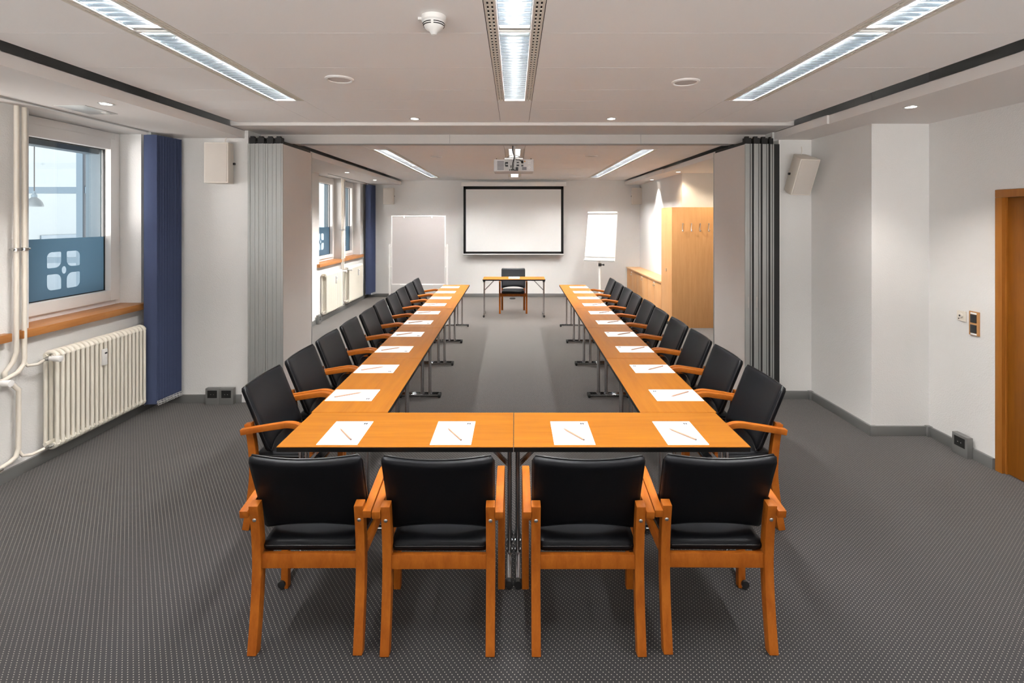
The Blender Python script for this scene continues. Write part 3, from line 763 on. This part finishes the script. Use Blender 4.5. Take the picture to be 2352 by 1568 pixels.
def pipe(label, pts, rad, clamps, branch, gp):
    r = thing('heating_pipe', label, 'pipe', (pts[0][0], pts[0][1], 0), 0, gp); o = Vector((pts[0][0], pts[0][1], 0))
    MB().tube([Vector(p)-o for p in pts], rad, 12).build('riser', M_pipe, r, angle=70)
    for bp in branch: MB().tube([Vector(p)-o for p in bp], rad*.72, 10).build('branch', M_pipe, r, angle=70)
    for z in clamps:
        m = MB(); m.tube([(0, 0, z-.012), (0, 0, z-.010), (0, 0, z+.010), (0, 0, z+.012)], [rad*1.2, rad*1.55, rad*1.55, rad*1.2], 14); m.bar((0, 0, z), (-.05, 0, z), .010, .010); m.tube([(.006, -.036, z), (.006, .036, z)], rad*.5, 8); m.build('pipe_clamp', M_steel, r)
    return r
XP = -3.60
zv = .83; zr = .165
pipe('cream heating pipe standing directly beside the end of the long sill', [(XP, 3.735, 2.70), (XP, 3.735, .86), (XP, 3.73, .82), (XP, 3.71, .795), (XP+.02, 3.66, .775), (XP+.03, 3.55, .75), (XP+.06, 3.45, .765)], .0155, (1.66,),
     [[(XP, 3.732, .83), (XP+.01, 3.75, .80), (XP+.05, 3.785, .80), (-3.515, 3.81, zv)]], 'near heating pipes')
pipe('cream heating pipe between the two wooden sills', [(XP, 3.675, 2.70), (XP, 3.675, .92), (XP-.015, 3.665, .85), (XP-.028, 3.62, .79), (XP-.028, 3.62, .74), (XP-.015, 3.66, .69), (XP, 3.69, .64), (XP, 3.69, .22), (XP, 3.67, .165), (XP, 3.62, .145), (XP+.01, 3.40, .12)], .0155, (1.66,),
     [[(XP, 3.69, .20), (XP+.01, 3.71, .155), (XP+.05, 3.74, .15), (-3.515, 3.81, zr)]], 'near heating pipes')
XQ = -3.51
pipe('cream heating pipe between the far windows, on the radiator side', [(XQ, 10.33, 2.70), (XQ, 10.33, .13)], .016, (1.66,), [[(XQ, 10.33, .84), (XQ+.03, 10.26, .84), (-3.46, 10.23, .835)], [(XQ, 10.33, .16), (-3.46, 10.23, .17)]], 'far heating pipes')
pipe('cream heating pipe between the far windows, on the blind side', [(XQ, 10.42, 2.70), (XQ, 10.42, .78)], .016, (1.66,), [[(XQ, 10.42, .86), (XQ+.03, 10.48, .85), (-3.46, 10.52, .835)], [(XQ, 10.42, .80), (XQ, 10.44, .20), (-3.46, 10.52, .17)]], 'far heating pipes')

# ------------------------------------------------------------------ vertical blinds
def blind(x0, ya, yb, n, label, wd=.127, fan=.04):
    r = thing('vertical_blind', label, 'blind', (x0, ya, 0), 0, 'blue vertical blinds')
    for k in range(n):
        t = k/(n-1); y = (yb-ya)*t; a = random.uniform(-.06, .06) if k else 0
        m = MB(); zb = .115+random.uniform(-.004, .004)
        dx = fan*t + random.uniform(-.003, .003)*(k > 0)
        pts = []
        for i in range(7):
            u = i/6; pts.append((dx+wd*u, y+a*wd*(u-.5)-.010*math.sin(PI*u)))
        v = [(px, py, zb) for px, py in pts]+[(px, py, 2.685) for px, py in pts]
        v += [(px, py+.0012, zb) for px, py in pts]+[(px, py+.0012, 2.685) for px, py in pts]
        f = [(i, i+1, 8+i, 7+i) for i in range(6)]+[(14+i+1, 14+i, 21+i, 21+i+1) for i in range(6)]
        f += [(0, 7, 21, 14), (6, 20, 27, 13)]+[(7+i, 8+i, 22+i, 21+i) for i in range(6)]+[(i+1, i, 14+i, 15+i) for i in range(6)]
        m.add(v, f); s_ = m.build('slat', M_blind, r)
        MB().box(dx+.004, y-.004, zb-.002, dx+wd-.004, y+.004, zb+.035).build('bottom_weight', M_blind, s_)
    for side in (0, wd):
        m = MB()
        for k in range(n*4):
            t = k/(n*4-1); zz = .128+.012*math.sin(k*PI/2*.9)
            m.obox(Matrix.Translation((fan*t+side+(.004 if side else -.004), (yb-ya)*t, zz)), .0062, .0062, .0062)
            m.obox(Matrix.Translation((fan*t+side+(.004 if side else -.004), (yb-ya)*t+.003, zz-.02)), .0055, .0055, .0055)
        m.build('bead_chain', M_bead, r)
    MB().box(.03, 0, 2.685, .07, yb-ya+.01, ZB).build('headrail', M_alu, r)
blind(-3.545, 4.86, 5.16, 20, 'stacked blue vertical blind beside the near window, hanging almost to the floor')
blind(-3.50, 11.93, 12.2, 16, 'stacked blue vertical blind in the far corner next to the end wall')

# ------------------------------------------------------------------ wall speakers
def wall_speaker(x, y, z, w_, h_, d_, label, rot=(0, 0, 0), cable=False):
    r = thing('wall_speaker', label, 'speaker', (x, y, z), 0, 'cream wall speakers'); r.rotation_euler = rot
    hw, hh = w_/2, h_/2
    m = MB(); m.prism([(-hw, -d_), (hw, -d_), (hw*1.0, -d_*.55), (hw*.6, 0), (-hw*.6, 0), (-hw, -d_*.55)], -hh, hh, 'z'); b_ = m.build('cabinet', M_speak, r, .006)
    MB().box(-hw+.012, -d_-.006, -hh+.012, hw-.012, -d_+.002, hh-.012).build('front_grille', M_grey, r, .004)
    m = MB(); m.tube([(hw*.9, -d_*.4, 0), (hw*1.07, -d_*.4, 0)], .012, 12); m.tube([(-hw*.9, -d_*.4, 0), (-hw*1.07, -d_*.4, 0)], .012, 12); m.build('bracket_knob', M_black, r)
    MB().box(-.03, -.01, -.05, .03, .015, .05).build('wall_bracket', M_speak, r)
    if cable:
        m = MB(); m.tube([(0, -.03, hh), (0.0, -.02, hh+.05), (0, .0, hh+.075)], .004, 8); m.build('cable', M_speak, r)
    return r
wall_speaker(-2.94, 5.19, 2.435, .235, .40, .19, 'cream wall speaker hanging straight beside the stacked blue blind', (0, 0, .02), True)
wall_speaker(2.90, 5.27, 2.37, .21, .38, .19, 'cream wall speaker tilted downwards above the stepped wall', (.40, .02, .10), True)
wall_speaker(-3.02, 12.27, 2.43, .25, .39, .16, 'pale wall speaker on the end wall behind the pinboard', (0, 0, .1))
wall_speaker(2.93, 12.27, 2.43, .24, .39, .16, 'pale wall speaker on the end wall above the sideboard', (0, 0, -.1))

# ------------------------------------------------------------------ projector
r = thing('projector', 'grey ceiling projector seen from its connector side below the track beam', 'projector', (-.01, 6.3, 2.47))
m = MB(); m.box(-.248, 0, 0, .248, .36, .152); bd = m.build('body', M_proj, r, .012, 3)
m = MB()
for k in range(7): m.box(-.205, -.003, .018+.0165*k, -.122, .004, .028+.0165*k)
m.build('vent', M_projd, bd)
m = MB(); m.box(-.115, -.002, .006, .12, .004, .146); cp = m.build('connector_plate', plain('connector_plate_grey', (.50, .49, .48), .5), bd)
m = MB()
for a, bb, ww, hh in ((-.088, .105, .034, .022), (-.088, .070, .034, .022), (-.035, .06, .012, .03), (-.012, .02, .05, .02), (.03, .03, .05, .045), (.05, .11, .026, .014), (.05, .075, .03, .02), (.105, .072, .024, .02), (-.05, .018, .014, .014), (-.105, .09, .008, .04), (-.01, .075, .012, .045), (.012, .06, .008, .05)):
    m.box(a-ww/2, -.006, bb-hh/2, a+ww/2, .0, bb+hh/2)
m.build('socket', M_black, cp)
m = MB(); m.box(.102, -.004, .018, .158, .002, .055); m.build('small_vent', M_projd, bd)
m = MB(); m.tube([(.135, -.003, .125), (.135, .003, .125)], .010, 12); m.build('infrared_window', plain('amber_lens', (.55, .30, .12), .3), bd)
m = MB()
for (a, bb) in ((.18, .12), (.2, .12), (.18, .1), (.2, .1), (.19, .065), (.18, .05), (.2, .05), (.19, .035)): m.box(a-.005, -.003, bb-.004, a+.005, .002, bb+.004)
m.build('control_button', M_white, bd)
m = MB()
for s in (-1, 1): m.tube([(s*.215, .05, .15), (s*.215, .05, .168)], .006, 8)
m.build('foot_screw', M_black, bd)
m = MB(); m.box(-.115, .02, .155, .115, .30, .175); m.box(-.02, .09, .175, .02, .13, .34); m.box(-.05, .06, .335, .05, .16, .35)
for s in (-1, 1): m.bar((s*.10, .05, .17), (s*.06, .10, .20), .012, .012); m.bar((s*.06, .10, .2), (0, .10, .22), .012, .012)
mt = m.build('ceiling_mount', M_steel, r, .002)
m = MB(); m.tube([(-.015, .075, .33), (-.018, .07, .27), (.005, .06, .20), (.004, .0, .16), (-.012, -.018, .10), (-.014, -.012, .03)], .006, 8)
m.tube([(.004, .02, .17), (.03, -.015, .145), (.07, -.02, .142), (.09, -.015, .125), (.105, -.006, .118)], .005, 8); m.tube([(.105, -.012, .105), (.105, .002, .128)], .014, 8); m.build('cable', M_black, r)
m = MB(); m.tube([(.012, .06, .33), (.014, .05, .2), (.016, -.015, .15), (.014, -.016, .02)], .0055, 8); m.build('cable', M_white, r)

# ------------------------------------------------------------------ projection screen
r = thing('projection_screen', 'white projection screen with a black border on the end wall', 'screen', (-.02, 12.18, 0))
MB().box(-1.25, -.05, 2.665, 1.25, .05, 2.77).build('case', M_white, r, .012)
m = MB(); m.box(-1.205, -.004, 1.045, 1.19, 0, 2.665); sc = m.build('screen_sheet', M_screen, r)
m = MB(); q = .058
m.box(-1.205, -.0055, 1.045, -1.205+q, -.004, 2.665); m.box(1.19-q, -.0055, 1.045, 1.19, -.004, 2.665); m.box(-1.205, -.0055, 1.045, 1.19, -.004, 1.045+q); m.box(-1.205, -.0055, 2.665-q*1.25, 1.19, -.004, 2.665)
m.build('black_border', M_edge, sc)
m = MB(); m.tube([(-1.215, -.003, 1.035), (1.20, -.003, 1.035)], .014, 10); m.build('bottom_bar', M_white, r)
m = MB()
for s in (-.9, .9): m.box(s-.03, -.03, 2.765, s+.03, .1195, 2.79)
m.build('bracket', M_white, r)

# ------------------------------------------------------------------ pinboard
r = thing('pinboard', 'large grey pinboard on a white stand in the far corner by the windows', 'board', (-2.08, 11.0, 0), -.02)
hw = .59; z0, z1 = .46, 1.955
MB().box(-hw+.01, -.012, z0+.01, hw-.01, .012, z1-.01).build('felt_panel', M_pin, r)
m = MB(); m.box(-hw, -.016, z0, -hw+.022, .016, z1); m.box(hw-.022, -.016, z0, hw, .016, z1); m.box(-hw, -.016, z0, hw, .016, z0+.022); m.box(-hw, -.016, z1-.022, hw, .016, z1); m.build('board_frame', M_white, r, .004)
m = MB()
for s in (-.31, .29): m.box(s-.016, -.026, z1-.055, s+.016, .0, z1+.004)
m.build('clip', M_white, r, .004)
m = MB(); m.box(-hw+.2, -.05, z0-.005, hw-.27, -.014, z0+.012); m.build('pen_tray', M_white, r, .003)
for s in (-1, 1):
    x = s*(hw+.032)
    lg = MB().box(x-.018, -.018, .03, x+.018, .018, 1.335).build('stand_post', M_white, r, .004)
    MB().box(x-.02, -.26, 0, x+.02, .26, .035).build('stand_foot', M_white, lg, .006)
    k = MB()
    for zz in (.85, 1.28): k.box(x-.02 if s > 0 else x-.02, -.028, zz-.03, x+.02, -.012, zz+.03); k.box(min(x, x-s*.045), -.02, zz-.015, max(x, x-s*.045), .0, zz+.015)
    k.build('clamp', M_white, lg, .003)

# ------------------------------------------------------------------ flip chart
r = thing('flip_chart', 'white flip chart on a grey pole stand by the sideboard', 'flip chart', (1.87, 11.0, 0))
yaw, pit = -.42, .27
Q = Matrix.Translation((-.03, 0, 1.0)) @ Matrix.Rotation(yaw, 4, 'Z') @ Matrix.Rotation(-pit, 4, 'X')
m = MB(); m.box(-.335, -.012, -.03, .335, .012, 1.07); bo = m.xf(Q).build('board', M_white, r, .005)
m = MB(); m.box(-.325, -.030, .06, .325, -.013, 1.035); m.xf(Q).build('paper_pad', M_paper, bo)
m = MB(); m.tube([(-.33, -.032, 1.045), (.33, -.032, 1.045)], .028, 14); m.xf(Q).build('clamp_bar', M_white, bo)
m = MB(); m.box(-.34, -.055, -.035, .33, -.012, -.022); m.box(-.34, -.058, -.035, .33, -.053, -.012); m.xf(Q).build('pen_tray', M_alu, bo)
m = MB(); m.tube([(-.06, .08, .94), (-.04, .045, 1.25)], .02, 10); m.tube([(-.015, .06, .25), (-.015, .06, .96)], .026, 14); m.tube([(-.015, .06, .95), (-.015, .06, 1.28)], .019, 12); m.build('pole', M_white, r)
m = MB(); m.tube([(-.015, .06, .855), (-.015, .06, .92)], .034, 12); m.tube([(.01, .06, .885), (.075, .06, .885)], .012, 8); m.tube([(.06, .06, .885), (.078, .06, .885)], .022, 10); m.build('height_knob', M_black, r)
for k in range(5):
    a = 2*PI*k/5+.3; lg = MB(); e = (-.015+.34*math.cos(a), .06+.34*math.sin(a), .085)
    lg.bar((-.015, .06, .16), e, .04, .03); l_ = lg.build('base_arm', M_alu, r, .004)
    cs = MB(); cs.tube([(e[0]-.012, e[1], .03), (e[0]+.012, e[1], .03)], .03, 14); cs.tube([(e[0], e[1], .03), (e[0], e[1], .09)], .008, 8); cs.build('castor', M_black, l_)
MB().tube([(-.015, .06, .12), (-.015, .06, .27)], .034, 14).build('hub', M_alu, r)

# ------------------------------------------------------------------ cabinets on the far room's right side
r = thing('coat_cabinet', 'tall light wood cabinet side with a row of coat hooks', 'cabinet', (2.714, 8.78, 0))
MB().box(0, .022, .075, .31, .63, 2.085).build('body', M_cab, r, .002)
pn = MB().box(0, 0, 0, 1.0, .021, 2.085).build('coat_panel', M_cab, r, .002)
MB().box(.02, .04, 0, .31, .63, .075).build('plinth', M_edge, r)
MB().box(-.012, .30, .95, 0, .325, 1.0).build('lock', M_steel, r)
for k in range(6):
    x = .18+.15*k; m = MB()
    m.tube([(x+.01, -.006, 1.80), (x+.008, -.018, 1.79), (x, -.014, 1.72), (x-.006, -.03, 1.675), (x-.003, -.055, 1.672), (x, -.062, 1.695)], .006, 8)
    m.lathe([(.0, .006), (.011, .004), (.011, 0)], (x+.01, -.002, 1.80), 10, Matrix.Rotation(PI/2, 4, 'X')); m.lathe([(.001, .012), (.012, .006), (.012, -.006), (.001, -.012)], (x-.002, -.045, 1.672), 10)
    m.build('coat_hook', M_steel, pn)
r = thing('sideboard', 'low light wood sideboard with pairs of lock plates along the wall', 'sideboard', (2.714, 9.42, 0))
Ls = YB-.026-9.42
MB().box(.018, .002, .075, .31, Ls, .70).build('body', M_cab, r, .002)
MB().box(-.02, .002, .70, .31, Ls, .728).build('worktop', M_cabtop, r, .003)
MB().box(.04, .002, 0, .31, Ls, .075).build('plinth', M_edge, r)
nd = 6; wd = Ls/nd
for k in range(nd):
    a = .002+wd*k
    dr = MB().box(0, a+.002, .08, .017, a+wd-.002, .695).build('cabinet_door', M_cab, r, .0015)
    e = a+.035 if k % 2 else a+wd-.035
    m = MB(); m.box(-.004, e-.013, .635, 0, e+.013, .66); m.build('lock_plate', M_white, dr)
    m = MB(); m.tube([(-.001, e, .60), (-.018, e, .60)], .008, 10); m.box(-.016, e-.004, .57, -.01, e+.004, .602); m.build('turn_key', M_steel, dr)

# ------------------------------------------------------------------ switches and outlets
r = thing('key_switch', 'small cream key switch plate on the wall beside the double light switch', 'switch', (3.61, 4.10, 1.10))
MB().box(-.010, -.041, -.041, 0, .041, .041).build('plate', M_offw, r, .004)
m = MB(); m.tube([(-.008, 0, .004), (-.022, 0, .004)], .019, 18); kn = m.build('rotary_knob', M_offw, r, .002)
MB().tube([(-.0215, 0, .004), (-.024, 0, .004)], .007, 10).build('keyhole', M_black, kn)
MB().tube([(-.009, .022, -.024), (-.0115, .022, -.024)], .005, 8).build('indicator', M_black, r)
r = thing('light_switch', 'double black light switch in a wooden frame beside the door', 'switch', (3.61, 3.985, 1.062))
MB().box(-.013, -.043, -.094, 0, .043, .094).build('switch_frame', M_cab, r, .004)
for z in (.038, -.042): MB().box(-.019, -.026, z-.032, -.010, .026, z+.032).build('rocker', M_switch, r, .003)
for z in (.079, -.083): MB().box(-.0145, -.026, z-.006, -.012, .026, z+.006).build('label_strip', M_paper, r)
def outlet_box(x, y, rz, label, w_=.14, h_=.165, d_=.05, z0=0, gp='grey outlet boxes'):
    r = thing('outlet_box', label, 'power outlet', (x, y, z0), rz, gp)       # front faces local -Y
    MB().box(-w_/2, -d_, 0, w_/2, 0, h_).build('housing', M_base, r, .003)
    s_ = MB().box(-w_/2+.022, -d_-.0015, h_-.095, w_/2-.022, -d_+.003, h_-.02).build('socket', M_black, r)
    m = MB()
    for s in (-.014, .014): m.tube([(s, -d_-.003, h_-.06), (s, -d_-.0005, h_-.06)], .004, 8)
    m.build('contact', M_steel, s_)
    return r
outlet_box(-3.062, 5.198, 0, 'grey outlet box on the skirting of the white pier, nearer the blue blind')
outlet_box(-2.920, 5.198, 0, 'grey outlet box on the skirting of the white pier, nearer the partition panels')
outlet_box(3.588, 4.05, -PI/2, 'grey outlet box on the skirting below the light switches', .14, .165, .045)
outlet_box(-3.538, 9.12, PI/2, 'small outlet box on the far skirting beside the first far radiator', .10, .16, .05)
r = thing('floor_outlet', 'small dark floor outlet at the end wall behind the presenter chair', 'power outlet', (-.05, 12.0, 0))
MB().lathe([(.07, 0), (.07, .012), (.055, .03), (.03, .034), (.002, .034)], n=20).build('dome', M_black, r)

# ------------------------------------------------------------------ world and render look
wd_ = bpy.data.worlds.new('sky_with_lower_fill'); S.world = wd_; wd_.use_nodes = True
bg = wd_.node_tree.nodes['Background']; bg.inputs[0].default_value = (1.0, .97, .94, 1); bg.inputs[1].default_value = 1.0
# overcast sky above the horizon, brighter fill added below it to lift the ceiling
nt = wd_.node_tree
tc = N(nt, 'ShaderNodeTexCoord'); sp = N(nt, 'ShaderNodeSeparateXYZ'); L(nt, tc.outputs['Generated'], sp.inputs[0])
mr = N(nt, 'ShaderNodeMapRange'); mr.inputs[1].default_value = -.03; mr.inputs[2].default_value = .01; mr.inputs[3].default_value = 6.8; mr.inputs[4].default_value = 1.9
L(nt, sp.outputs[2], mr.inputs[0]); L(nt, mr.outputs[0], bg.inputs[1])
S.view_settings.view_transform = 'Standard'; S.view_settings.look = 'None'; S.view_settings.gamma = 1
S.view_settings.use_curve_mapping = False; S.view_settings.exposure = 1.1
S.cycles.max_bounces = 8; S.cycles.diffuse_bounces = 5; S.cycles.glossy_bounces = 3; S.cycles.transparent_max_bounces = 12; S.cycles.sample_clamp_indirect = 6
